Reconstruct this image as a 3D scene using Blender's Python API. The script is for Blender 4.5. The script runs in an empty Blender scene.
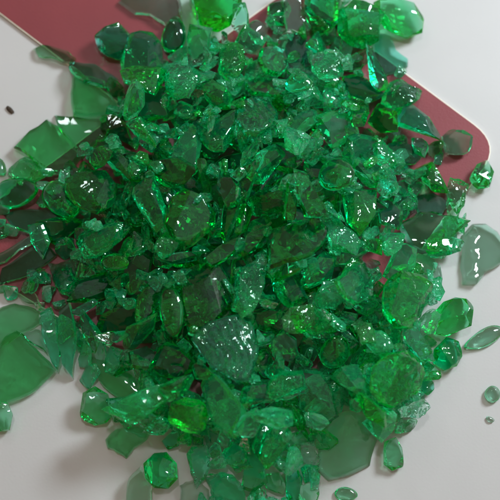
import bpy, bmesh, math, random
import numpy as np
from mathutils import Vector, Matrix, Euler
from mathutils.bvhtree import BVHTree
from mathutils.geometry import delaunay_2d_cdt, intersect_point_line

random.seed(11)
rng = np.random.RandomState(5)
scene = bpy.context.scene
COL = scene.collection
MM = 0.001

# ------------------------------------------------------------------ camera
D = 0.62                      # camera distance to the table centre (m)
FRAME = 0.30                  # width of table seen (m)
TILT = math.radians(13)
cam_d = bpy.data.cameras.new("camera")
cam = bpy.data.objects.new("camera", cam_d)
COL.objects.link(cam)
cam.location = (0, -D*math.sin(TILT), D*math.cos(TILT))
cam.rotation_euler = (TILT, 0, 0)
cam_d.sensor_width = 36
cam_d.lens = 36*D/FRAME
cam_d.clip_start = 0.01
cam_d.clip_end = 50
cam_d.dof.use_dof = True
cam_d.dof.focus_distance = D-.022
cam_d.dof.aperture_fstop = 5.0
scene.camera = cam
CM = Matrix.Translation(cam.location) @ Euler((TILT, 0, 0)).to_matrix().to_4x4()

def world(px, py, z=0.0):
    """where the line of sight of a photo point meets the height z"""
    d = CM.to_3x3() @ Vector(((px-250)/500*FRAME, (250-py)/500*FRAME, -D))
    o = CM.translation
    t = (z-o.z)/d.z
    return Vector((o.x+d.x*t, o.y+d.y*t))

# ------------------------------------------------------------------ materials
def new_mat(name):
    m = bpy.data.materials.new(name); m.use_nodes = True
    nt = m.node_tree; nt.nodes.clear()
    return m, nt, nt.nodes, nt.links

def glass(name, sig, body, rough=0.015, bump=0.25, scale=170.0, seed=0.0, frost=0.0, detail=.6, milk=.05):
    m, nt, N, L = new_mat(name)
    out = N.new('ShaderNodeOutputMaterial')
    p = N.new('ShaderNodeBsdfPrincipled')
    p.inputs['Base Color'].default_value = (1, 1, 1, 1)
    p.inputs['Transmission Weight'].default_value = 1.0
    # milky look and added brightness: a thin share of diffuse body colour
    df = N.new('ShaderNodeBsdfDiffuse'); df.inputs['Color'].default_value = body+(1,)
    ms = N.new('ShaderNodeMixShader'); ms.inputs[0].default_value = milk * (2 if body[1] > .55 else 1)
    p.inputs['IOR'].default_value = 1.5
    tc = N.new('ShaderNodeTexCoord')
    mp = N.new('ShaderNodeMapping'); mp.inputs['Location'].default_value = (seed, seed*.7, seed*.3)
    L.new(tc.outputs['Object'], mp.inputs['Vector'])
    nz = N.new('ShaderNodeTexNoise'); nz.inputs['Scale'].default_value = scale
    nz.inputs['Detail'].default_value = detail; nz.inputs['Distortion'].default_value = 1.6
    L.new(mp.outputs[0], nz.inputs['Vector'])
    wv = N.new('ShaderNodeTexWave'); wv.wave_type = 'RINGS'
    wv.inputs['Scale'].default_value = scale*.55
    wv.inputs['Distortion'].default_value = 9; wv.inputs['Detail'].default_value = 1.5
    mp2 = N.new('ShaderNodeMapping'); mp2.inputs['Location'].default_value = (.006+seed*.001, .009, .004)
    L.new(tc.outputs['Object'], mp2.inputs['Vector']); L.new(mp2.outputs[0], wv.inputs['Vector'])
    mx = N.new('ShaderNodeMath'); mx.operation = 'MULTIPLY_ADD'
    L.new(wv.outputs['Fac'], mx.inputs[0]); mx.inputs[1].default_value = 0.10
    L.new(nz.outputs['Fac'], mx.inputs[2])
    bp = N.new('ShaderNodeBump'); bp.inputs['Strength'].default_value = bump
    bp.inputs['Distance'].default_value = 0.0016
    L.new(mx.outputs[0], bp.inputs['Height']); L.new(bp.outputs[0], p.inputs['Normal'])
    # patches of finely scuffed fracture surface
    n2 = N.new('ShaderNodeTexNoise'); n2.inputs['Scale'].default_value = 90
    L.new(mp.outputs[0], n2.inputs['Vector'])
    mr = N.new('ShaderNodeMapRange'); mr.inputs[1].default_value = .5; mr.inputs[2].default_value = .72
    mr.inputs[3].default_value = rough; mr.inputs[4].default_value = rough+.05+frost
    L.new(n2.outputs['Fac'], mr.inputs[0]); L.new(mr.outputs[0], p.inputs['Roughness'])
    va = N.new('ShaderNodeVolumeAbsorption')
    d = max(sig)
    va.inputs['Color'].default_value = tuple(1-s/d for s in sig)+(1,)
    va.inputs['Density'].default_value = d
    L.new(p.outputs[0], ms.inputs[1]); L.new(df.outputs[0], ms.inputs[2])
    L.new(ms.outputs[0], out.inputs['Surface']); L.new(va.outputs[0], out.inputs['Volume'])
    return m

SIG = {  # absorption per metre of glass (r, g, b)
    'clear':  (90, 4, 38),
    'mint':   (190, 4, 56),
    'pale':   (170, 5, 74),
    'bright': (420, 8, 150),
    'mid':    (400, 8, 78),
    'deep':   (460, 26, 120),
    'dark':   (480, 38, 165),
    'teal':   (320, 10, 64),
    'plate':  (300, 12, 150),
}
BODY = {'mint': (.05, .60, .30), 'clear': (.30, .60, .45), 'pale': (.10, .48, .20), 'bright': (.004, .50, .10), 'mid': (.002, .50, .20),
        'deep': (.002, .36, .13), 'dark': (.002, .22, .10), 'teal': (.01, .50, .27), 'plate': (.03, .40, .08)}
BUMP = {'plate': .2, 'chunk': .4, 'crumb': .6, 'pebble': .35, 'ripple': .35, 'lens': .2}
_mats = {}
def gmat(tone, kind):
    k = (tone, kind)
    if k not in _mats:
        _mats[k] = glass('%s_green_glass_%s' % k, SIG[tone], BODY[tone], bump=BUMP[kind], milk={'plate': .02, 'lens': .02, 'pebble': .03, 'crumb': .06}.get(kind, .045), seed=rng.rand()*3,
                         scale={'crumb': 200, 'ripple': 110, 'plate': 80, 'chunk': 105}.get(kind, 100))
    return _mats[k]

def matte(name, col, rough, var=.03, scale=30, bump=.0, bscale=400, spec=.4):
    m, nt, N, L = new_mat(name)
    out = N.new('ShaderNodeOutputMaterial'); p = N.new('ShaderNodeBsdfPrincipled')
    tc = N.new('ShaderNodeTexCoord')
    nz = N.new('ShaderNodeTexNoise'); nz.inputs['Scale'].default_value = scale
    nz.inputs['Detail'].default_value = 5
    L.new(tc.outputs['Object'], nz.inputs['Vector'])
    cr = N.new('ShaderNodeValToRGB')
    cr.color_ramp.elements[0].position = .3; cr.color_ramp.elements[1].position = .7
    cr.color_ramp.elements[0].color = tuple(c*(1-var) for c in col)+(1,)
    cr.color_ramp.elements[1].color = tuple(min(1, c*(1+var)) for c in col)+(1,)
    L.new(nz.outputs['Fac'], cr.inputs[0]); L.new(cr.outputs[0], p.inputs['Base Color'])
    p.inputs['Roughness'].default_value = rough
    p.inputs['Specular IOR Level'].default_value = spec
    if bump:
        n2 = N.new('ShaderNodeTexNoise'); n2.inputs['Scale'].default_value = bscale
        n2.inputs['Detail'].default_value = 4
        L.new(tc.outputs['Object'], n2.inputs['Vector'])
        bp = N.new('ShaderNodeBump'); bp.inputs['Strength'].default_value = bump
        bp.inputs['Distance'].default_value = .0004
        L.new(n2.outputs['Fac'], bp.inputs['Height']); L.new(bp.outputs[0], p.inputs['Normal'])
    L.new(p.outputs[0], out.inputs['Surface'])
    return m

M_TABLE = matte('white_table', (.505, .488, .478), .5, .03, 14, .10, 700)
M_RED = matte('crimson_card', (.212, .029, .036), .42, .07, 22, .2, 900)
M_CREAM = matte('cream_board', (.80, .74, .62), .7, .05, 60)
M_BROWN = matte('brown_grit', (.045, .030, .018), .6, .3, 300, .4)

# ------------------------------------------------------------------ helpers
def link_mesh(name, verts, faces, mat, smooth_angle=None, parent=None):
    me = bpy.data.meshes.new(name)
    me.from_pydata([tuple(v) for v in verts], [], faces)
    me.update(); me.materials.append(mat)
    if smooth_angle:
        me.shade_smooth(); me.set_sharp_from_angle(angle=math.radians(smooth_angle))
    o = bpy.data.objects.new(name, me); COL.objects.link(o)
    if parent: o.parent = parent
    return o

def tag(o, label=None, cat=None, group=None, kind=None):
    if label: o['label'] = label
    if cat: o['category'] = cat
    if group: o['group'] = group
    if kind: o['kind'] = kind

# ------------------------------------------------------------------ table
tb = link_mesh('table_surface', [(-1, -1, 0), (1, -1, 0), (1, 1, 0), (-1, 1, 0),
                                 (-1, -1, -.02), (1, -1, -.02), (1, 1, -.02), (-1, 1, -.02)],
               [(0, 1, 2, 3), (7, 6, 5, 4), (0, 4, 5, 1), (1, 5, 6, 2), (2, 6, 7, 3), (3, 7, 4, 0)], M_TABLE)
tag(tb, kind='structure')

# height map (what each piece comes to rest on)
G = 0.0010
NX = 460
H = np.zeros((NX, NX))
def gi(x): return int(round(x/G + NX/2))

def round_poly(pts, rad):
    out = []
    n = len(pts)
    for i in range(n):
        p0, p, p1 = Vector(pts[i-1]), Vector(pts[i]), Vector(pts[(i+1) % n])
        r = rad[i]
        if r <= 0: out.append(tuple(p)); continue
        a = p+(p0-p).normalized()*r; b = p+(p1-p).normalized()*r
        for k in range(9):
            t = k/8
            q = a*(1-t)**2+p*2*t*(1-t)+b*t*t
            out.append((q.x, q.y))
    return out

def inside(pt, poly):
    x, y = pt; c = False; n = len(poly)
    for i in range(n):
        x0, y0 = poly[i]; x1, y1 = poly[i-1]
        if (y0 > y) != (y1 > y) and x < (x1-x0)*(y-y0)/(y1-y0)+x0: c = not c
    return c

def card(name, px, rad, z0, th, label):
    pts = round_poly([tuple(world(*p, 0)) for p in px], [r*FRAME/500 for r in rad])
    cx = sum(p[0] for p in pts)/len(pts); cy = sum(p[1] for p in pts)/len(pts)
    root = bpy.data.objects.new(name, None); COL.objects.link(root)
    root.location = (cx, cy, z0); root.empty_display_size = .02
    tag(root, label, 'card')
    loc = [(p[0]-cx, p[1]-cy) for p in pts]
    n = len(loc)
    area = sum(loc[i-1][0]*loc[i][1]-loc[i][0]*loc[i-1][1] for i in range(n))
    if area < 0: loc.reverse(); pts.reverse()
    v = [(x, y, 0) for x, y in loc]+[(x, y, th) for x, y in loc]
    f = [tuple(range(n-1, -1, -1)), tuple(range(n, 2*n))]+[(i, (i+1) % n, n+(i+1) % n, n+i) for i in range(n)]
    link_mesh('board_core', v, f, M_CREAM, parent=root)
    # printed crimson face, a hair smaller than its cream core
    ins = []
    for i in range(n):
        a, b, c = Vector(loc[i-1]), Vector(loc[i]), Vector(loc[(i+1) % n])
        e = (b-a).normalized()+(c-b).normalized(); e.normalize()
        q = b+Vector((-e.y, e.x))*.0007
        ins.append((q.x, q.y))
    v = [(x, y, th) for x, y in ins]+[(x, y, th+.00025) for x, y in ins]
    link_mesh('red_face', v, f, M_RED, parent=root)
    for i in range(NX):
        for j in range(NX):
            x = (i-NX/2)*G; y = (j-NX/2)*G
            if inside((x, y), pts): H[i, j] = max(H[i, j], z0+th+.0004)

card('red_card', [(-60, -31), (-60, -120), (150, -140), (182, -80), (179, 64), (121, 106)], [0, 0, 0, 20, 2, 2], .0002, .0016,
     'crimson card with a cream edge in the top left corner of the picture')
card('red_card', [(290, -11), (502, 146), (272, 443), (-62, 247)], [12, 36, 95, 20], .0002, .0016,
     'large crimson card under the middle of the glass pile, rounded corner at right')

# ------------------------------------------------------------------ shard building
def jag(pts, seg, j):
    out = []
    n = len(pts)
    for i in range(n):
        a = np.array(pts[i]); b = np.array(pts[(i+1) % n]); l = np.linalg.norm(b-a)
        k = max(1, int(l/seg))
        nrm = np.array([b[1]-a[1], a[0]-b[0]])/max(l, 1e-9)
        bow = rng.uniform(-.06, .08)*l
        for q in range(k):
            t = q/k
            p = a*(1-t)+b*t+nrm*(bow*4*t*(1-t)+(rng.uniform(-j, j) if q else 0))
            out.append(p)
    return out

def smooth_outline(pts, it=2):
    for _ in range(it):
        o = []
        n = len(pts)
        for i in range(n):
            a = np.array(pts[i]); b = np.array(pts[(i+1) % n])
            o += [a*.75+b*.25, a*.25+b*.75]
        pts = o
    return pts

def shard_mesh(outline, kind):
    """outline: local metric points. Returns verts, faces (closed)."""
    P = [np.array(p, float) for p in outline]
    if sum(P[i-1][0]*P[i][1]-P[i][0]*P[i-1][1] for i in range(len(P))) < 0: P.reverse()
    A = np.array(P); ext = A.max(0)-A.min(0); size = float(max(ext)); mn = float(min(ext))
    cen = A.mean(0)
    if kind in ('pebble', 'lens'): P = smooth_outline([cen+(p-cen)*rng.uniform(.9, 1.1) for p in P], 2)
    elif kind == 'crumb': P = jag(P, max(.0016, size/12), .0006)
    else: P = jag(P, max(.002, size/9), .00035)
    n = len(P)
    s = max(.0011, size/(38 if kind == 'ripple' else 13))
    pts = [Vector(p) for p in P]
    xs = np.arange(A[:, 0].min()+s*.5, A[:, 0].max(), s)
    ys = np.arange(A[:, 1].min()+s*.5, A[:, 1].max(), s)
    poly = [tuple(p) for p in P]
    Q = np.array(P)
    def edist(x, y):
        a = Q; b = np.roll(Q, -1, 0); ab = b-a
        t = np.clip(((x-a[:, 0])*ab[:, 0]+(y-a[:, 1])*ab[:, 1])/np.maximum((ab**2).sum(1), 1e-12), 0, 1)
        return float(np.sqrt(((a+ab*t[:, None]-np.array([x, y]))**2).sum(1)).min())
    for x in xs:
        for y in ys:
            xx = x+rng.uniform(-.3, .3)*s; yy = y+rng.uniform(-.3, .3)*s
            if inside((xx, yy), poly) and edist(xx, yy) > s*.45: pts.append(Vector((xx, yy)))
    v2, e2, f2, ov, oe, of = delaunay_2d_cdt(pts, [], [list(range(n))], 1, 1e-7)
    nv = len(v2)
    orig = {}
    for i, l in enumerate(ov):
        for k in l:
            if k < n: orig[k] = i
    bl = [orig[k] for k in range(n)]
    V = np.array([(v.x, v.y) for v in v2])
    d = np.array([edist(*p) for p in V])
    L = V-cen
    wn = lambda f, a: a*np.sin(L[:, 0]*f+rng.rand()*6)*np.sin(L[:, 1]*f*1.13+rng.rand()*6)
    def facets(h, k, lo, hi):
        z = np.full(nv, h)
        for _ in range(k):
            t = rng.rand()*2*math.pi; sl = math.tan(math.radians(rng.uniform(lo, hi)))
            off = rng.uniform(.1, .75)*size*.5
            z = np.minimum(z, h-sl*(L[:, 0]*math.cos(t)+L[:, 1]*math.sin(t)-off))
        return z
    if kind in ('plate', 'ripple'):
        t = rng.uniform(.0026, .0040) if size > .02 else rng.uniform(.002, .003)
        ang = rng.rand()*math.pi; u = L[:, 0]*math.cos(ang)+L[:, 1]*math.sin(ang)
        cv = rng.uniform(3, 9)*u*u
        b1 = rng.uniform(-.3, .3)*size; cv = cv+np.maximum(0, u-b1)*rng.uniform(.06, .22)
        top = t/2-cv+wn(250, .00015); bot = -t/2-cv+wn(230, .00012)
        if kind == 'ripple':
            r = np.hypot(L[:, 0]+size*.9, L[:, 1]+size*.3)
            top = top+(.00012+.00045*np.clip(.5+L[:, 0]/size, 0, 1))*np.sin(r*1400+2*np.sin(L[:, 1]*260)); t *= 1.3
        st, sb = rng.uniform(.86, .94), 1.0
    elif kind in ('pebble', 'lens'):
        R = mn*.5; t = mn*(.30 if kind == 'pebble' else .2)
        dome = np.sqrt(np.clip(1-(1-np.clip(d/R, 0, 1))**2, 0, 1))
        top = .0006+t*dome*(1+.28*np.sin(L[:, 0]*rng.uniform(250, 420)+rng.rand()*6)*np.sin(L[:, 1]*rng.uniform(250, 420)+rng.rand()*6))+wn(420, .0002); bot = -.0004-t*.55*dome
        st = sb = 1.0
    else:
        t = min(mn*.42, .0105)*rng.uniform(.8, 1.1)
        amp = .0007 if kind == 'crumb' else .00022
        top = facets(t*.5, 6 if kind == 'chunk' else 8, 12, 46)+wn(330, amp*.7)
        bot = -facets(t*.5, 5, 8, 40)+wn(310, amp*.5)
        if kind == 'crumb': top = top+rng.uniform(-1, 1, nv)*amp*.3
        st, sb = rng.uniform(.80, .92), rng.uniform(.9, 1.0)
        low = rng.rand() < .3
        if low: st, sb = 1.0, rng.uniform(.72, .85)
    gap = .0009
    mid = (top+bot)/2
    bad = top-bot < gap
    top = np.where(bad, mid+gap/2, top); bot = np.where(bad, mid-gap/2, bot)
    sh = rng.uniform(-.03, .03, 2)*size if kind in ('chunk', 'crumb') else np.zeros(2)
    VT = cen+L*st+sh; VB = cen+L*sb-sh
    verts = [(VT[i, 0], VT[i, 1], top[i]) for i in range(nv)]+[(VB[i, 0], VB[i, 1], bot[i]) for i in range(nv)]
    faces = []
    for f in f2:
        f = list(f)
        a, b, c = V[f[0]], V[f[1]], V[f[2]]
        if (b[0]-a[0])*(c[1]-a[1])-(b[1]-a[1])*(c[0]-a[0]) < 0: f.reverse()
        faces.append(tuple(f)); faces.append(tuple(nv+i for i in reversed(f)))
    # a broken side: an irregular ring half way down
    ringi = []
    for k in range(n):
        i = bl[k]
        dirv = L[i]/max(np.linalg.norm(L[i]), 1e-9)
        m = (np.array([VT[i, 0], VT[i, 1]])+np.array([VB[i, 0], VB[i, 1]]))/2
        h = (top[i]-bot[i])
        m = m+dirv*(h*rng.uniform(-.02, .18) if kind not in ('pebble', 'lens') else h*.35)
        ringi.append(len(verts)); verts.append((m[0], m[1], (top[i]+bot[i])/2+h*rng.uniform(-.12, .12)))
    for k in range(n):
        a, b = bl[k], bl[(k+1) % n]; ra, rb = ringi[k], ringi[(k+1) % n]
        faces.append((a, ra, rb, b)); faces.append((ra, nv+a, nv+b, rb))
    return verts, faces

def chunk_mesh(outline, cuts=7, flat=1.0):
    """an angular broken lump: its outline split by clean fracture planes"""
    A = np.array(outline, float); c = (A.min(0)+A.max(0))/2; L = A-c
    ext = A.max(0)-A.min(0); size = float(max(ext)); mn = float(min(ext))
    t = min(mn*.5, .0115)*rng.uniform(.75, 1.15)*flat
    tilt = rng.uniform(-.25, .25, 2)
    P = []
    for p in L:
        zz = float(p @ tilt)
        P.append((p[0], p[1], zz+t*rng.uniform(-.22, .22)))
        k = rng.uniform(.70, 1.0); P.append((p[0]*k, p[1]*k, zz+t*rng.uniform(.35, .6)))
        k = rng.uniform(.62, .95); P.append((p[0]*k, p[1]*k, zz-t*rng.uniform(.3, .55)))
    def hull(P):
        bm = bmesh.new()
        for p in P: bm.verts.new(p)
        r = bmesh.ops.convex_hull(bm, input=bm.verts)
        bmesh.ops.delete(bm, geom=list({g for g in r['geom_interior'] if isinstance(g, bmesh.types.BMVert)}), context='VERTS')
        return bm
    bm = hull(P)
    for q in range(cuts):
        a = rng.rand()*2*math.pi; el = math.radians(rng.uniform(18, 62))
        up = 1 if q % 3 else -1
        n = Vector((math.cos(a)*math.sin(el), math.sin(a)*math.sin(el), up*math.cos(el)))
        # just clear of the outline, so that the silhouette stays
        h = max(n.dot(v.co) for v in bm.verts)
        sil = max(n.x*p[0]+n.y*p[1] for p in L)
        d = h-(h-min(h, sil*.72))*rng.uniform(.15, .85)-.0003
        bmesh.ops.bisect_plane(bm, geom=bm.verts[:]+bm.edges[:]+bm.faces[:], plane_co=n*d, plane_no=n, clear_outer=True)
        P = [tuple(v.co) for v in bm.verts]; bm.free(); bm = hull(P)
    bmesh.ops.dissolve_limit(bm, angle_limit=math.radians(4), verts=bm.verts, edges=bm.edges)
    bmesh.ops.bevel(bm, geom=bm.edges[:], offset=.00028, segments=1, affect='EDGES', clamp_overlap=True)
    bmesh.ops.triangulate(bm, faces=bm.faces)
    bmesh.ops.recalc_face_normals(bm, faces=bm.faces)
    mid = sum((x.co for x in bm.verts), Vector())/len(bm.verts)
    for q in bm.faces:
        q.normal_update()
        if q.normal.dot(q.calc_center_median()-mid) < 0: q.normal_flip()
    bm.verts.index_update()
    v = [(x.co.x+c[0], x.co.y+c[1], x.co.z) for x in bm.verts]; f = [tuple(q.index for q in x.verts) for x in bm.faces]
    bm.free()
    return v, f

def build(outline, kind):
    if kind == 'chunk': return chunk_mesh(outline, rng.randint(6, 10))
    if kind == 'crumb' and rng.rand() < .45: return chunk_mesh(outline, 16, 1.15)
    return shard_mesh(outline, kind)

def hull_mesh(size):
    bm = bmesh.new()
    sx, sy, sz = size*rng.uniform(.45, .65), size*rng.uniform(.22, .45), size*rng.uniform(.14, .26)
    for _ in range(11):
        v = rng.normal(size=3); v /= np.linalg.norm(v); v = np.sign(v)*np.abs(v)**.7
        bm.verts.new((v[0]*sx, v[1]*sy, v[2]*sz))
    r = bmesh.ops.convex_hull(bm, input=bm.verts)
    bmesh.ops.delete(bm, geom=list({g for g in r['geom_interior'] if isinstance(g, bmesh.types.BMVert)}), context='VERTS')
    bmesh.ops.bevel(bm, geom=bm.edges[:], offset=.0004, segments=1, affect='EDGES', clamp_overlap=True)
    for q in bm.faces:
        q.normal_update()
        if q.normal.dot(q.calc_center_median()) < 0: q.normal_flip()
    bm.verts.index_update()
    v = [tuple(x.co) for x in bm.verts]; f = [tuple(q.index for q in x.verts) for x in bm.faces]
    bm.free()
    return v, f

def surface_tilt(x, y, r, lim):
    """slope of what lies under a footprint"""
    i0, i1 = gi(x-r), gi(x+r)+1; j0, j1 = gi(y-r), gi(y+r)+1
    Z = H[i0:i1, j0:j1]
    I, J = np.meshgrid(np.arange(i0, i1), np.arange(j0, j1), indexing='ij')
    X = (I-NX/2)*G-x; Y = (J-NX/2)*G-y
    Amat = np.c_[X.ravel(), Y.ravel(), np.ones(X.size)]
    s, *_ = np.linalg.lstsq(Amat, Z.ravel(), rcond=None)
    g = np.array(s[:2]); m = np.hypot(*g)
    if m > lim: g *= lim/m
    return Vector((-g[0], -g[1], 1)).normalized()

def rest(verts, faces, x, y, rot, commit=False, soft=100):
    """lowest height at which the piece rests on the heap without passing through it"""
    W = [rot @ Vector(v) for v in verts]
    tree = BVHTree.FromPolygons(W, faces)
    xs = [w.x for w in W]; ys = [w.y for w in W]
    i0, i1 = gi(x+min(xs)), gi(x+max(xs)); j0, j1 = gi(y+min(ys)), gi(y+max(ys))
    gaps = []; tops = []
    up, dn = Vector((0, 0, 1)), Vector((0, 0, -1))
    for i in range(i0, i1+1):
        for j in range(j0, j1+1):
            if not (0 <= i < NX and 0 <= j < NX): continue
            lx = (i-NX/2)*G-x; ly = (j-NX/2)*G-y
            b = tree.ray_cast(Vector((lx, ly, -1)), up)[0]
            if b is None: continue
            gaps.append(H[i, j]-b.z)
            if commit:
                t = tree.ray_cast(Vector((lx, ly, 1)), dn)[0]
                tops.append((i, j, (t if t is not None else b).z))
    if not gaps: gaps = [-min(w.z for w in W)]
    zmin = -min(w.z for w in W)
    z = max(float(np.percentile(gaps, soft)), zmin)+.00005
    if commit:
        for i, j, t in tops: H[i, j] = max(H[i, j], z+t)
    return z

def settle(verts, faces, x, y, rz, wob, lim, soft, tries=5, streaky=False):
    r = max(np.hypot(v[0], v[1]) for v in verts)*.75
    best = None
    for k in range(tries):
        n = surface_tilt(x, y, r, lim)
        w = wob*(1 if k < tries-1 else .3)
        n = (n+Vector((rng.uniform(-w, w), rng.uniform(-w, w), 0))).normalized()
        rot = Vector((0, 0, 1)).rotation_difference(n).to_matrix() @ Matrix.Rotation(rz, 3, 'Z')
        z = rest(verts, faces, x, y, rot, soft=soft)
        # broad faces do not settle exactly where they mirror the window
        if (rot @ Vector((0, 0, 1))).dot(Vector((.37, .17, .91))) > .965 and not streaky: z += .006
        if best is None or z < best[0]: best = (z, rot)
    z = rest(verts, faces, x, y, best[1], soft=soft)
    return z, best[1]

# ------------------------------------------------------------------ the pieces seen in the photo
# (shape, tone, layer, reference name, label, outline in photo points)
S = []
def s(kind, tone, layer, ref, label, *pts): S.append([kind, tone, layer, ref, label, list(zip(pts[::2], pts[1::2]))])

# upper left
s('plate','pale',0,'the pale shard across the cream edge','small pale green shard lying across the cream edge of the top left card',33,47,42,44,55,48,68,52,75,58,72,63,62,62,50,57,38,55)
s('plate','plate',0,'the yellow-green block left of the pile','bright yellow-green square shard at the upper left rim with a straight left side',73,67,85,76,104,81,116,104,112,113,95,114,73,113)
s('plate','dark',1,'','',74,60,95,64,113,78,106,86,86,80,76,71)
s('chunk','teal',0,'the round lump on the red card','round grey-green lump lying on the crimson card at upper left',96,38,105,30,120,28,130,34,128,48,118,57,106,55,97,48)
s('chunk','teal',1,'the grey-green chunk beside the crimson card','grey-green chunk with a white glint beside the crimson card at upper left',128,34,138,26,150,30,160,42,162,62,155,75,140,80,124,76,120,60,124,45)
s('plate','clear',0,'the clear shard at the top edge','nearly colourless shard at the top edge lying on the crimson card',118,0,135,-10,178,-10,181,12,176,23,165,24,150,14,135,12)
s('lens','deep',1,'','',175,20,183,30,182,42,172,50,163,44,165,32)
s('chunk','bright',0,'the big bright lump at the top edge','large bright green lump cut off by the top edge of the picture',187,-10,242,-10,240,12,230,30,218,36,205,32,195,15)
s('plate','clear',0,'','',179,-6,190,-6,196,15,199,30,190,35,184,22)
s('chunk','mid',0,'','',198,32,215,34,220,50,214,70,200,72,188,62,190,45)
s('crumb','teal',2,'the sparkling lump near the top','crackled blue-green lump full of white glints near the top of the pile',175,65,190,60,200,72,198,88,190,105,178,102,168,90,166,75)
s('crumb','mid',2,'the round crackled lump near the top','round crackled green lump with glints below the top edge lump',222,48,232,44,244,50,247,65,240,78,226,80,219,70,218,58)
s('chunk','mid',1,'','',205,85,218,80,232,84,236,95,228,106,212,108,202,100)
s('chunk','mid',1,'','',142,95,158,88,172,95,180,108,172,120,155,123,145,115)
s('chunk','dark',1,'','',126,70,140,66,158,70,162,85,150,95,132,95,124,85)
s('chunk','mid',1,'','',118,90,132,88,143,96,145,110,135,118,122,112,114,100)
s('crumb','mid',2,'','',133,118,147,122,156,134,154,146,142,148,132,138,128,126)
s('chunk','dark',1,'','',103,120,116,116,127,124,128,138,116,144,104,138,98,130)
s('lens','clear',1,'the clear glinting nub at the top','small clear nub with a white glint near the top edge',247,22,256,15,266,20,269,32,258,36,248,32)
s('chunk','dark',0,'','',268,2,283,-8,286,12,283,30,271,31)
s('plate','clear',0,'','',285,-8,305,-8,306,12,300,30,288,28)
s('chunk','mid',1,'the glinting shard right of centre at the top edge','bright shard with a broad white glint at the top edge right of centre',303,-8,335,-8,342,5,338,20,328,30,318,22,306,12)
s('chunk','mid',1,'the big block at upper right','large plain green block at the upper right of the pile',340,12,352,3,375,4,380,20,378,38,366,46,350,42,338,32)
s('chunk','pale',0,'the pale nub at the top right','pale green glinting nub on the white table at the top right',374,4,395,-2,415,4,423,18,421,32,408,36,392,33,380,28)
s('plate','mid',0,'the leaf-shaped shard at the right rim','curved leaf-shaped green shard with a pointed tip at the upper right rim',378,32,390,36,396,50,408,58,408,64,400,70,385,74,376,68,374,50)
s('pebble','teal',2,'','',306,32,316,26,325,32,326,48,322,60,312,62,305,50)
s('crumb','teal',2,'the aqua crackled lump','pale aqua crackled lump dotted with glints at upper right of the pile',313,58,325,52,338,60,342,74,336,83,318,83,311,72)
s('plate','mid',2,'the shard with a curved white streak','green shard with a curved white streak along its right side near the top',262,50,276,42,288,45,290,60,282,72,264,76,257,66)
s('chunk','mid',1,'','',240,30,252,36,264,42,260,52,245,56,236,46)
s('pebble','teal',2,'the oval aqua bead','small oval bead with aqua glints in the upper middle',286,80,296,74,308,78,314,90,306,98,293,98,285,90)
s('crumb','pale',1,'','',350,52,358,48,368,52,369,64,362,72,351,68)
s('plate','deep',1,'','',292,36,304,34,310,50,312,70,300,76,291,68,289,50)
s('chunk','mid',1,'','',347,76,360,70,374,74,380,90,374,102,360,106,348,96)
s('chunk','mid',1,'','',326,86,340,84,347,96,346,108,335,114,324,108,320,96)
s('plate','deep',1,'','',250,84,264,78,280,84,284,94,272,98,256,94)
s('chunk','mid',1,'','',286,102,300,98,312,106,314,120,304,130,288,128,282,114)
s('ripple','teal',2,'the streaked chunk above the middle','large streaked chunk with a white glint above the middle of the pile',240,100,255,90,270,96,277,112,272,130,258,142,245,140,236,122)
s('crumb','mid',2,'','',280,130,295,118,310,128,311,145,298,156,282,152,276,142)
s('chunk','mid',1,'','',316,116,330,110,344,118,346,135,335,148,320,146,312,132)
# right
s('crumb','mid',1,'the crackled shard beside the red corner','crackled green shard at the right rim where the crimson card comes out',390,84,402,80,412,86,423,89,419,98,411,104,402,116,390,116,380,108,384,94)
s('chunk','dark',1,'','',404,112,418,106,430,116,434,132,424,142,408,140,400,126)
s('chunk','clear',0,'the clear piece on the red corner','clear rounded piece lying on the rounded corner of the crimson card',440,138,448,130,462,132,474,140,472,152,458,156,446,150)
s('chunk','pale',0,'the pale bead at the card corner','pale green bead on white just below the rounded red card corner',476,165,488,160,494,172,490,186,478,190,468,182)
s('crumb','bright',1,'','',424,172,436,165,448,168,455,180,446,192,430,194,422,184)
s('crumb','pale',0,'','',446,182,462,178,470,188,466,205,456,216,446,208,440,194)
s('pebble','teal',2,'','',414,134,424,131,430,140,425,150,415,148)
s('plate','bright',1,'the forked shard at the right rim','bright green forked shard pointing right at the right rim of the pile',400,222,420,210,440,214,468,221,455,232,450,238,462,242,458,250,436,254,412,246)
s('plate','clear',0,'the clear plate at the right edge','large nearly clear curved plate on white at the right edge of the picture',464,235,474,224,486,224,498,232,508,245,502,262,486,270,478,282,465,282,463,265)
s('crumb','teal',2,'the frosted aqua lump on the right','round frosted aqua lump on the right half of the pile',376,170,388,165,398,174,398,188,388,197,377,192)
s('chunk','deep',1,'','',392,146,408,142,416,154,412,168,398,170,388,158)
s('crumb','dark',2,'','',372,148,384,141,392,150,388,162,376,164)
s('plate','deep',1,'','',418,196,434,194,446,202,440,211,422,212)
s('chunk','mid',1,'','',396,188,410,182,414,200,408,214,396,210)
s('lens','teal',3,'the clear round lens','round clear lens-like piece with a white arc right of the middle',318,172,324,162,336,157,348,162,354,176,350,188,336,193,322,186)
s('plate','dark',3,'the dark shard with a straight white edge','dark triangular shard with one straight white shining edge in the middle',294,170,304,172,322,196,332,206,328,212,308,212,296,192)
s('plate','bright',2,'','',289,181,298,181,296,214,288,214)
s('chunk','deep',1,'','',255,155,272,148,288,156,294,170,284,180,264,180,252,170)
s('chunk','dark',1,'','',343,196,360,190,374,198,376,214,362,224,346,218)
s('plate','deep',3,'the squarish plate in the middle','large squarish deep green plate with a bright left margin in the middle of the pile',265,222,290,218,316,214,326,224,322,240,310,254,288,260,271,266)
s('crumb','teal',2,'','',322,220,340,218,356,224,360,238,348,250,330,246,320,234)
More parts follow.
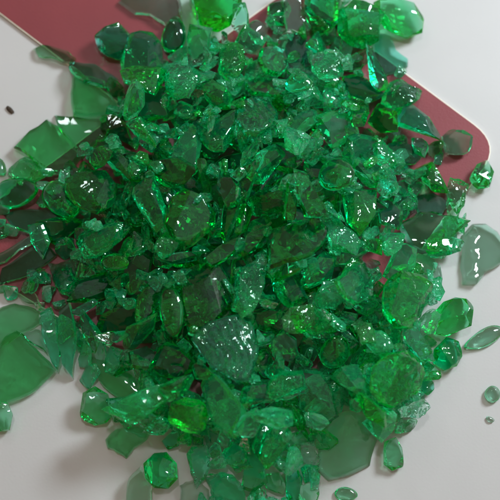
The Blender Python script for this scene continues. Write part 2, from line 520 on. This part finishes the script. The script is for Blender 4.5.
s('chunk','mid',1,'','',346,132,362,128,374,138,374,152,362,162,348,156,342,144)
s('crumb','dark',1,'','',252,186,270,180,284,190,286,208,272,218,254,212,248,198)
s('crumb','teal',2,'','',340,150,352,148,358,158,350,166,340,162)
s('chunk','mid',1,'','',354,166,368,162,378,172,376,188,362,194,352,184)
# middle left
s('chunk','mid',1,'','',160,130,178,122,196,128,204,142,196,154,176,156,162,148)
s('chunk','deep',1,'','',203,118,220,110,236,118,238,136,226,148,210,144,202,132)
s('chunk','dark',2,'the dark teal block left of the middle','dark teal block left of the middle of the pile',152,162,172,154,192,160,196,174,184,184,164,184,152,176)
s('chunk','teal',2,'the tall upright shard','tall narrow shard with pale streaks along its edges left of the middle',136,178,144,168,154,172,158,192,166,214,166,232,156,236,146,216,137,198)
s('chunk','deep',2,'the big dark lump left of the middle','big dark green lump with a white speck on its upper tip left of the middle',168,200,184,190,200,196,214,212,212,232,196,246,176,244,166,224)
s('chunk','bright',1,'','',196,168,208,164,216,176,212,190,202,194,195,182)
s('plate','teal',2,'','',218,168,228,172,238,190,238,202,228,204,219,188)
s('chunk','deep',1,'','',236,160,250,162,258,180,252,194,240,190)
s('chunk','dark',1,'','',216,212,232,204,244,212,240,230,224,240,214,232)
s('chunk','mid',1,'','',240,150,256,144,258,158,244,163)
# far left
s('plate','plate',1,'the large flat plate on the left','large flat green plate with a pointed left corner overhanging the white table',45,116,52,122,80,155,70,168,52,172,35,160,24,150,14,145,28,128)
s('plate','plate',0,'the flat plate beside the pointed one','flat bright green plate tucked right of the large pointed plate on the left',54,113,75,115,98,118,108,124,104,138,92,146,82,156,68,142,58,126)
s('crumb','pale',0,'the pale piece near the left edge','pale crackled piece just below the large pointed plate near the left edge',6,168,18,160,34,158,48,168,50,176,36,182,20,186,6,180)
s('pebble','pale',0,'','',-4,160,4,160,7,168,3,174,-4,172)
s('lens','mid',1,'the lens at the left edge','smooth green lens-shaped piece touching the left edge of the picture',-2,184,12,178,32,180,40,190,30,202,12,208,-2,204)
s('lens','mid',2,'the cup-shaped piece on the left','smooth cup-shaped piece with a curved white glint on the left of the pile',42,192,52,182,64,184,76,196,78,208,70,217,56,212,44,204)
s('chunk','deep',2,'the dark lump with a bright speck','large dark green lump with a bright white speck right of the cup-shaped piece',66,176,84,168,104,172,116,186,112,204,96,214,78,208,66,190)
s('plate','deep',0,'','',4,212,30,210,58,216,56,226,38,232,16,226)
s('chunk','deep',1,'','',46,226,62,216,82,220,88,238,78,252,58,250,46,240)
s('crumb','deep',2,'','',80,226,100,218,118,228,120,246,106,258,88,254)
s('plate','dark',1,'the blackish strip on the left','long blackish green strip slanting up from the left edge over the red card',2,268,30,250,42,242,55,256,38,268,12,280,0,284)
s('plate','mid',0,'','',-4,256,18,244,34,236,37,240,18,250,-2,263)
s('crumb','mid',1,'','',48,268,66,256,80,262,86,280,76,294,58,292,48,282)
s('lens','bright',3,'the bright green droplet on the left','glowing bright green droplet-shaped piece in the dark left half of the pile',100,258,112,253,126,256,130,264,118,269,102,267)
s('pebble','bright',0,'','',-3,286,6,285,10,289,5,293,-3,293)
s('chunk','deep',1,'','',86,276,102,270,116,280,114,296,98,302,86,294)
s('plate','plate',0,'the pale plate at lower left','pale green plate on white at the left edge under the red card edge',-8,312,14,304,38,312,42,322,26,332,14,340,-8,352)
s('plate','mid',1,'the left one of the two upright leaves','narrow upright leaf-shaped shard at lower left, the left one of a pair',40,314,50,308,56,330,60,352,56,370,48,352,42,334)
s('plate','mid',2,'the pointed upright leaf','narrow upright leaf-shaped shard at lower left with its sharp tip pointing down',58,312,68,302,73,322,74,346,69,378,60,364,56,340)
s('plate','plate',0,'the big wedge at lower left','big translucent green wedge lying on white at the lower left edge',4,338,16,332,30,345,48,362,53,370,36,388,10,400,-10,404,-8,372)
s('plate','pale',0,'','',22,334,38,330,44,338,46,352,34,344)
s('chunk','mid',1,'','',78,308,92,300,104,312,106,332,94,342,82,336,76,322)
s('chunk','dark',1,'','',104,306,122,302,132,318,128,338,112,344,104,330)
s('plate','plate',0,'the wedge by the white card edge','green wedge slanting down right from the white card edge at lower left',90,356,106,360,126,372,142,386,138,396,120,398,104,386,94,370)
s('chunk','pale',0,'the grey-green lump on white','greyish pale green lump on the white table at the lower left rim',84,394,96,388,108,394,114,412,104,424,90,426,80,416)
s('chunk','mid',1,'','',116,404,134,390,154,390,166,400,160,416,140,424,122,420)
s('plate','plate',0,'the yellow-green slip at lower left','yellow-green slip of glass on white beyond the lower left rim of the pile',106,440,116,430,132,426,150,430,146,440,134,448,126,458,108,448)
s('chunk','mid',0,'the round gem at the bottom','round gem-like green lump with a white glint alone near the bottom edge',144,464,154,454,166,453,176,464,177,478,168,489,156,488,146,478)
s('plate','clear',0,'','',130,480,140,470,148,482,146,508,126,508)
s('pebble','deep',0,'','',163,440,174,432,182,436,180,446,168,449)
s('chunk','pale',0,'the chip at the left edge','small green chip on white cut by the left edge in the lower quarter',-6,402,8,403,13,414,9,430,-6,432)
# lower middle
s('plate','deep',1,'','',127,266,140,256,148,264,146,282,134,298,126,284)
s('chunk','deep',1,'','',146,276,158,268,164,290,162,320,152,332,142,318,140,294)
s('lens','deep',2,'','',164,296,174,292,182,306,180,326,172,334,163,316)
s('chunk','dark',2,'the darkest plate of the pile','very dark green slab with tiny specks left of the lower middle',180,268,206,264,226,276,229,300,214,312,204,334,186,326,184,300)
s('chunk','teal',1,'','',162,254,178,248,194,252,190,264,172,268)
s('ripple','teal',3,'the large rippled plate','large rippled plate with a pale curved lower edge below the middle of the pile',193,340,204,328,236,316,252,326,257,346,247,379,236,380,212,366)
s('crumb','teal',3,'the standing chunk with white sparkles','blue-grey standing chunk with white sparkles just below the middle of the pile',236,270,250,262,262,252,266,266,264,290,256,312,244,320,236,300)
s('chunk','teal',1,'','',210,278,226,274,236,286,232,300,216,300)
s('chunk','mid',1,'','',128,322,144,318,150,334,140,348,128,344)
s('chunk','dark',1,'','',152,350,168,344,186,352,190,368,174,378,156,372)
s('chunk','deep',1,'','',272,276,290,268,306,276,308,294,294,306,276,300)
s('crumb','bright',3,'the bright lump with two glints','bright yellow-green lump with two glints like eyes below the squarish plate',283,318,290,308,310,304,328,308,338,316,330,326,314,332,296,332,284,328)
s('crumb','teal',2,'','',312,288,326,280,342,286,346,298,334,308,318,304)
s('plate','mid',2,'','',336,284,350,272,368,264,378,276,374,292,356,300,342,292)
s('ripple','teal',2,'the ribbed aqua bead','round ribbed aqua bead under the bright lump with two glints',272,340,284,332,296,340,299,354,290,363,276,360)
s('lens','mid',2,'the smooth round pebble','smooth round green pebble with a bright rim in the lower right of the pile',322,346,332,336,344,338,350,352,342,366,328,368,321,358)
s('crumb','pale',2,'','',350,322,360,314,372,324,370,338,358,342)
s('chunk','deep',1,'','',256,312,268,304,280,312,278,330,264,334,254,326)
s('chunk','mid',1,'','',302,338,316,334,320,348,312,360,300,352)
s('plate','bright',2,'','',268,270,290,264,304,263,296,271,276,278)
# lower right
s('chunk','mid',2,'the big folded shard on the right','big green shard with a tiny rusty speck near the right rim of the pile',382,284,400,274,420,276,432,286,428,300,420,312,412,326,396,326,384,312)
s('plate','deep',1,'','',404,328,416,330,428,344,434,356,420,356,408,344)
s('chunk','pale',0,'the pale chunk with a notched rim','pale green chunk with two small glints and a notched rim on white at right',440,304,455,298,466,299,471,308,469,326,456,330,446,336,434,334,428,320)
s('chunk','clear',0,'','',434,270,442,268,445,278,438,290,431,286)
s('chunk','mid',0,'the round chunk below the notched one','rounded green chunk at the right rim just below the pale notched chunk',434,350,446,338,458,342,463,354,456,366,444,370,434,362)
s('lens','clear',0,'the pale leaf at the right edge','pale leaf-shaped slip lying on white at the right edge of the picture',464,346,478,332,492,326,504,328,498,338,486,346,472,350)
s('crumb','clear',0,'','',418,316,430,306,438,318,436,332,424,334)
s('chunk','teal',1,'','',384,326,396,318,404,328,400,344,388,342)
s('chunk','mid',1,'','',380,258,396,250,410,258,412,270,398,276,384,270)
s('plate','pale',0,'','',414,258,428,256,436,264,430,274,416,272)
s('chunk','mid',2,'the big rounded shard at lower right','big rounded green shard with a slanting white glint at the lower right rim',366,368,380,356,400,352,420,360,428,374,424,386,410,398,392,408,374,404,364,388)
s('chunk','mid',1,'','',332,380,342,368,356,366,364,380,362,396,350,404,336,398)
s('chunk','bright',2,'','',360,396,372,398,384,408,380,420,366,416)
s('chunk','mid',1,'','',362,420,378,412,390,418,392,434,384,442,370,436)
s('plate','pale',0,'the big pale plate at the bottom','big pale green plate with a dark curved lower edge at the bottom of the pile',320,455,328,428,340,414,356,412,370,420,377,440,370,465,350,474,330,479,320,470)
s('crumb','clear',1,'the silvery flake','silvery aqua flake with a broad white glint at the lower right rim',398,410,410,404,424,400,432,408,420,418,402,418)
s('crumb','pale',0,'','',398,420,416,418,420,424,412,432,402,436,396,430)
s('chunk','pale',0,'the pale stub at lower right','pale upright stub of glass on white right of the big pale plate',384,442,396,438,402,448,404,466,392,470,384,464)
s('pebble','clear',0,'the clear bead at lower right','clear round bead alone on white near the lower right edge',485,392,491,386,499,388,500,398,492,402,486,398)
s('pebble','clear',0,'','',487,417,490,416,493,419,492,422,488,423,486,420)
s('lens','pale',0,'the oval bead at the bottom edge','small pale oval bead on white at the bottom edge under the big pale plate',335,492,343,487,354,490,357,496,350,501,338,500)
# bottom
s('crumb','deep',2,'','',272,378,284,370,298,374,302,392,298,408,284,414,272,404)
s('chunk','mid',2,'','',260,414,272,406,284,412,290,424,278,434,260,434)
s('plate','deep',1,'','',304,376,320,378,330,394,334,412,318,420,304,406)
s('pebble','teal',2,'','',310,414,322,412,328,422,320,432,310,428)
s('chunk','deep',1,'','',262,436,280,430,290,442,282,460,268,464,256,452)
s('chunk','pale',0,'','',290,430,304,426,310,440,302,452,290,448)
s('chunk','mid',0,'the glinting stub at the bottom edge','upright stub with a long white glint at the bottom edge of the picture',286,470,294,462,302,478,300,508,286,508)
s('chunk','pale',0,'','',264,476,280,470,286,482,282,494,266,492)
s('chunk','pale',0,'','',304,484,316,478,322,490,316,504,304,502)
s('crumb','clear',0,'','',302,450,316,446,322,458,312,468,302,462)
s('chunk','mid',0,'','',244,452,258,448,270,460,268,478,254,492,240,484)
s('crumb','bright',2,'the shimmering crackled lump at the bottom','shimmering bright crackled lump in the lower left of the pile near the rim',172,404,190,396,208,404,212,422,198,434,180,430,168,420)
s('chunk','mid',1,'','',196,384,216,376,236,386,242,404,230,420,212,416,200,400)
s('crumb','mid',0,'','',218,440,234,434,246,444,246,462,232,472,218,462)
s('crumb','mid',0,'','',188,458,202,450,214,458,212,474,198,480,186,472)
s('plate','clear',0,'the colourless slip at the bottom edge','nearly colourless slip cut by the bottom edge beside the round gem',180,486,196,480,208,490,206,510,178,510)
s('crumb','mid',0,'','',212,480,228,474,240,484,238,508,212,508)
s('chunk','mid',1,'','',244,384,258,378,270,386,268,402,252,410,242,400)
s('chunk','mid',1,'','',240,416,252,410,260,422,258,440,244,444,236,430)
s('chunk','deep',1,'','',160,386,176,378,192,382,190,394,172,400)
# smaller ones between
s('pebble','bright',2,'','',132,250,142,243,149,246,145,254,134,257)
s('chunk','dark',1,'','',112,156,126,148,136,158,136,176,124,184,112,174)
s('crumb','dark',1,'','',88,150,104,146,112,156,108,168,94,168)
s('plate','bright',2,'the bright slanting blade','narrow bright green blade slanting up to the right near the middle',205,258,222,244,240,236,246,242,232,254,212,266)
s('chunk','deep',1,'','',246,222,258,218,264,232,260,248,248,250,242,238)
s('chunk','mid',1,'','',330,252,350,246,374,250,372,260,350,266,332,262)
s('crumb','mid',1,'','',378,232,392,226,402,236,400,250,386,254,376,244)
s('chunk','deep',1,'','',378,204,392,200,402,210,396,224,380,222)
s('chunk','deep',1,'','',304,262,320,256,332,264,330,278,314,282,304,276)
s('chunk','mid',1,'','',350,302,366,296,382,302,384,314,368,318,352,312)
s('crumb','mid',1,'','',366,336,378,328,388,336,386,350,374,356,364,348)
s('chunk','mid',1,'','',388,346,402,344,410,354,404,362,390,360)
s('chunk','mid',1,'','',256,360,268,352,276,364,270,378,258,376)
s('chunk','deep',1,'','',190,368,202,364,214,372,208,382,192,380)
s('plate','dark',1,'','',132,352,146,346,154,356,148,368,134,366)
s('chunk','bright',1,'','',368,108,382,102,394,112,392,128,378,134,366,124)
s('chunk','deep',1,'','',348,112,360,108,368,118,364,130,350,130)
s('chunk','deep',1,'','',180,108,194,104,204,112,200,124,186,124)
s('crumb','mid',1,'','',244,66,256,60,266,72,260,84,248,82)
s('plate','pale',0,'','',18,294,26,288,34,294,38,304,28,302)
s('chunk','mid',0,'','',236,8,248,6,250,28,240,38,232,28)
s('chunk','deep',1,'','',372,52,384,74,386,88,376,94,368,82)
s('chunk','dark',1,'','',30,232,44,228,50,240,40,250,28,244)

# ------------------------------------------------------------------ the buried pieces first: they carry the rest
HEAP = [(48,185),(66,140),(104,88),(160,45),(205,22),(300,14),(362,10),(386,62),(400,120),(430,170),(436,215),(420,262),
        (418,320),(410,370),(370,408),(318,418),(290,445),(225,450),(170,420),(120,385),(92,340),(66,285),(50,235)]
Q = np.array(HEAP, float)
def heap_depth(px, py):
    if not inside((px, py), HEAP): return 0
    a = Q; b = np.roll(Q, -1, 0); ab = b-a
    t = np.clip(((px-a[:, 0])*ab[:, 0]+(py-a[:, 1])*ab[:, 1])/(ab**2).sum(1), 0, 1)
    return float(np.sqrt(((a+ab*t[:, None]-np.array([px, py]))**2).sum(1)).min())

def target(px, py):
    d = heap_depth(px, py)
    return min(.030, .00028*d) if d > 0 else 0

placed = []       # name, px, py, tone, kind, size, object
def finish(name, verts, faces, mat, x, y, z, rot, ang):
    o = link_mesh(name, verts, faces, mat, ang)
    M = rot.to_4x4(); M.translation = (x, y, z)
    o.matrix_world = M
    return o

NFILL = 112
for k in range(NFILL):
    best = None
    for _ in range(30):
        px, py = rng.uniform(45, 440), rng.uniform(30, 450)
        t = target(px, py)
        if t <= .002: continue
        w = world(px, py, t*.6)
        need = t-H[gi(w.x), gi(w.y)]-rng.uniform(0, .004)
        if best is None or need > best[0]: best = (need, px, py, w)
    need, px, py, w = best
    if need < .003: continue
    size = rng.uniform(.018, .028) if heap_depth(px, py) > 25 else rng.uniform(.014, .019)
    v, f = hull_mesh(size)
    rz = rng.rand()*6.28
    z, rot = settle(v, f, w.x, w.y, rz, .45, .6, 97, 4)
    rest(v, f, w.x, w.y, rot, True, 97)
    tone = ['mid', 'deep', 'mid', 'teal', 'bright'][rng.randint(5)]
    o = finish('glass_chunk', v, f, gmat(tone, 'chunk'), w.x, w.y, z, rot, None)
    placed.append(dict(o=o, px=px, py=py, tone=tone, kind='buried', size=size, ref='', label='', asp=1))

PILE = [(0,200),(40,182),(70,140),(90,105),(125,60),(165,30),(190,22),(250,28),(330,-5),(385,18),(405,75),(425,125),(450,180),(466,225),(428,262),
        (436,310),(444,360),(418,400),(388,435),(330,435),(304,508),(208,508),(188,445),(130,430),(96,390),(88,345),(60,330),(4,288)]
TONES = ['mid', 'teal', 'deep', 'bright', 'mint', 'dark']
cv_, cf_, cm_ = [], [], []
def chips(count, lo, hi, spread):
    """countless small splinters that fill the gaps"""
    cand = []
    for px in range(2, 480, 4):
        for py in range(-2, 508, 4):
            if inside((px, py), PILE):
                w = world(px, py, .006); i, j = gi(w.x), gi(w.y)
                cand.append([float(np.mean(H[i-3:i+4, j-3:j+4]))/(.005+target(px, py))+rng.uniform(0, spread), px, py])
    cand.sort()
    taken = []
    for h, px, py in cand:
        if len(taken) >= count: break
        if any(abs(px-a) < 7 and abs(py-b) < 7 for a, b in taken): continue
        taken.append((px, py))
        px += rng.uniform(-3, 3); py += rng.uniform(-3, 3)
        w = world(px, py, target(px, py))
        v, f = hull_mesh(rng.uniform(lo, hi))
        z, rot = settle(v, f, w.x, w.y, math.atan2(250-py, px-215)+rng.normal()*.9, .6, .9, 90, 3)
        rest(v, f, w.x, w.y, rot, True, 90)
        b = len(cv_)
        for q in v:
            q = rot @ Vector(q); cv_.append((q.x+w.x, q.y+w.y, q.z+z))
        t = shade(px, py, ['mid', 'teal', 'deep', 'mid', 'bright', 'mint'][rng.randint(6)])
        for q in f: cf_.append(tuple(b+x for x in q)); cm_.append(TONES.index(t))

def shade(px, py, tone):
    """swaps glass tones by place: brightness put into the colour, lighter rim, deeper centre"""
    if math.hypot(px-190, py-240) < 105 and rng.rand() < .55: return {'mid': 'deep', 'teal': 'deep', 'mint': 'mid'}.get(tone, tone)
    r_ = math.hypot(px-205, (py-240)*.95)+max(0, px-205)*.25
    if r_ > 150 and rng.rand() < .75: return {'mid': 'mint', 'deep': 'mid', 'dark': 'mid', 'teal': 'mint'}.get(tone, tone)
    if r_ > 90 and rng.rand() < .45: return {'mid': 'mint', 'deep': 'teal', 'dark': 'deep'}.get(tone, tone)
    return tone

chipped = 0
for kind, tone, layer, ref, label, pts in sorted(S, key=lambda q: q[2]):
    if layer > chipped:
        chipped = layer
        if layer == 1: chips(430, .011, .019, .15)
        if layer == 2: chips(380, .009, .016, .3)
        if layer == 3: chips(190, .007, .013, 1.0)
    A = np.array(pts, float); c = (A.min(0)+A.max(0))/2
    z = 0.004
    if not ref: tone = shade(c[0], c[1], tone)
    grow = (1.06 if ref else 1.32) if layer >= 1 else (1.05 if ref else 1.22)
    if not ref and kind in ('chunk', 'crumb', 'pebble'):
        if kind == 'pebble' and rng.rand() < .8: kind = 'chunk'
        pts = [tuple(c+(np.array(p)-c)*rng.uniform(.74, 1.24)) for p in pts]
        an = rng.rand()*math.pi; fx = (.58, 1.4) if 100 < c[0] < 265 and 130 < c[1] < 335 else (.74, 1.16)
        if fx[0] < .7: an = math.atan2(c[1]-250, c[0]-215)+rng.uniform(-.5, .5)
        u = np.array([math.cos(an), math.sin(an)]); w_ = np.array([-u[1], u[0]])
        pts = [tuple(c+u*((np.array(p)-c) @ u)*fx[1]+w_*((np.array(p)-c) @ w_)*fx[0]) for p in pts]
        for _ in range(2):
            if len(pts) > 5: pts.pop(rng.randint(len(pts)))
    wpts = None
    for it in range(2):
        wc = world(c[0], c[1], z)
        loc = [world(c[0]+(p[0]-c[0])*grow, c[1]+(p[1]-c[1])*grow, z)-wc for p in pts]
        if it == 0:
            z = float(H[gi(wc.x), gi(wc.y)])+.003
    st = rng.get_state()
    v, f = build([(q.x, q.y) for q in loc], kind)
    on_heap = heap_depth(*c) > 0
    wob = (.30 if kind in ('chunk', 'crumb') else .2) if on_heap else .05
    z, rot = settle(v, f, wc.x, wc.y, 0, wob, .55 if on_heap else .3, 96, 6, kind == 'ripple')
    wc = world(c[0], c[1], z)
    z, rot = settle(v, f, wc.x, wc.y, 0, wob, .55 if on_heap else .3, 96, 6, kind == 'ripple')
    rest(v, f, wc.x, wc.y, rot, True, 96)
    e = A.max(0)-A.min(0)
    name = {'plate': 'glass_shard', 'ripple': 'glass_shard', 'pebble': 'glass_bead', 'lens': 'glass_bead'}.get(kind, 'glass_chunk')
    o = finish(name, v, f, gmat(tone, kind), wc.x, wc.y, z, rot, 60 if kind in ('pebble', 'lens', 'ripple') else (22 if kind == 'plate' else 14))
    placed.append(dict(o=o, px=c[0], py=c[1], tone=tone, kind=kind, size=float(max(e)), ref=ref, label=label, asp=float(max(e)/max(min(e), 1))))

ch = link_mesh('glass_chips', cv_, cf_, gmat(TONES[0], 'crumb'))
for t in TONES[1:]: ch.data.materials.append(gmat(t, 'crumb'))
ch.data.polygons.foreach_set('material_index', cm_)
tag(ch, 'small splinters and chips of green glass filling the gaps of the pile', 'glass chips', kind='stuff')

# ------------------------------------------------------------------ labels that tell each piece from the others
LM = [p for p in placed if p['ref']]
used = {p['label'] for p in LM}
TONE = {'clear': 'nearly clear', 'pale': 'pale green', 'bright': 'bright green', 'mid': 'green', 'deep': 'deep green', 'dark': 'dark green', 'teal': 'blue-green', 'plate': 'green', 'mint': 'light green'}
SHAPE = {'plate': 'flat shard', 'ripple': 'ribbed shard', 'pebble': 'rounded bead', 'lens': 'smooth bead', 'chunk': 'chunk', 'crumb': 'crackled lump', 'buried': 'buried chunk'}
def rel(p, q):
    dx, dy = p['px']-q['px'], p['py']-q['py']
    a = math.degrees(math.atan2(-dy, dx)) % 360
    return ['right of', 'up and right of', 'above', 'up and left of', 'left of', 'down and left of', 'below', 'down and right of'][int((a+22.5)//45) % 8]
for p in placed:
    if p['ref']:
        L_ = p['label']
    else:
        near = sorted(LM, key=lambda q: math.hypot(q['px']-p['px'], q['py']-p['py']))
        sz = 'small' if p['kind'] != 'buried' and p['size'] < 22 else ('narrow' if p['asp'] > 2 else '')
        L_ = None
        for q in near[:8]:
            r = rel(p, q)
            base = ' '.join(x for x in [sz, TONE[p['tone']], SHAPE[p['kind']], r, q['ref']] if x)
            if p['kind'] == 'buried' and math.hypot(q['px']-p['px'], q['py']-p['py']) < 16:
                base = '%s buried chunk beneath %s' % (TONE[p['tone']], q['ref'])
            if base not in used and len(base.split()) <= 16: L_ = base; break
        if L_ is None: L_ = base
    used.add(L_)
    tag(p['o'], L_, 'glass piece', 'pieces of broken green glass')

# brown fleck on the table, at left
w = world(10, 110, 0)
v, f = shard_mesh([(a*.0006, b*.0006) for a, b in [(-4, 2), (-2, 4), (2, 1), (5, -3), (2, -4), (-2, -1)]], 'pebble')
o = link_mesh('brown_fleck', v, f, M_BROWN, 40); o.location = (w.x, w.y, .0008)
o.scale = (1, 1, .6)
tag(o, 'tiny dark brown fleck of dirt on the white table at far left', 'fleck')

# ------------------------------------------------------------------ light
wd = bpy.data.worlds.new("World"); scene.world = wd; wd.use_nodes = True
bg = wd.node_tree.nodes['Background']
# the room round the table: dim and warm away from the window, pale and cool towards it
wn_, wl_ = wd.node_tree.nodes, wd.node_tree.links
wt = wn_.new('ShaderNodeTexCoord'); dt = wn_.new('ShaderNodeVectorMath'); dt.operation = 'DOT_PRODUCT'
dt.inputs[1].default_value = Vector((.55, .45, .70)).normalized()
wl_.new(wt.outputs['Generated'], dt.inputs[0])
rr_ = wn_.new('ShaderNodeValToRGB'); rr_.color_ramp.interpolation = 'EASE'
rr_.color_ramp.elements[0].position = .0; rr_.color_ramp.elements[0].color = (.21, .13, .07, 1)
rr_.color_ramp.elements[1].position = 1.0; rr_.color_ramp.elements[1].color = (.50, .52, .53, 1)
e_ = rr_.color_ramp.elements.new(.55); e_.color = (.24, .175, .12, 1)
wl_.new(dt.outputs['Value'], rr_.inputs[0]); wl_.new(rr_.outputs[0], bg.inputs[0])
bg.inputs[1].default_value = 1.06

def area(name, loc, size, power, col, sy=None):
    d = bpy.data.lights.new(name, 'AREA'); d.energy = power; d.color = col
    d.shape = 'RECTANGLE'; d.size = size; d.size_y = sy or size
    o = bpy.data.objects.new(name, d); COL.objects.link(o); o.location = loc
    o.rotation_euler = (Vector((0, 0, 0))-Vector(loc)).to_track_quat('-Z', 'Y').to_euler()
    return o
area('window_light', (.70, .56, .66), .28, 12.2, (.80, .93, 1.0), .25)
area('top_glint_lamp', (-.06, .42, 1.5), .05, 3.4, (.95, .98, 1.0), .12)  # small overhead light added for sparkle on the glass, no fixture seen
area('side_glint_light', (-.42, .85, .80), .07, .8, (.90, .97, 1.0), .16)  # unseen extra light from the upper left, put in for more glints

# ------------------------------------------------------------------ render settings
c = scene.cycles
c.max_bounces = 30; c.transmission_bounces = 28; c.glossy_bounces = 10; c.diffuse_bounces = 4
c.volume_bounces = 0; c.transparent_max_bounces = 16
c.caustics_reflective = True; c.caustics_refractive = True
c.sample_clamp_indirect = 4.0; c.sample_clamp_direct = 0
c.blur_glossy = .1
c.use_adaptive_sampling = True; c.adaptive_threshold = .05
c.use_denoising = True
scene.view_settings.view_transform = 'Standard'
scene.view_settings.look = 'None'
scene.view_settings.exposure = 0.14
scene.view_settings.gamma = 1.0
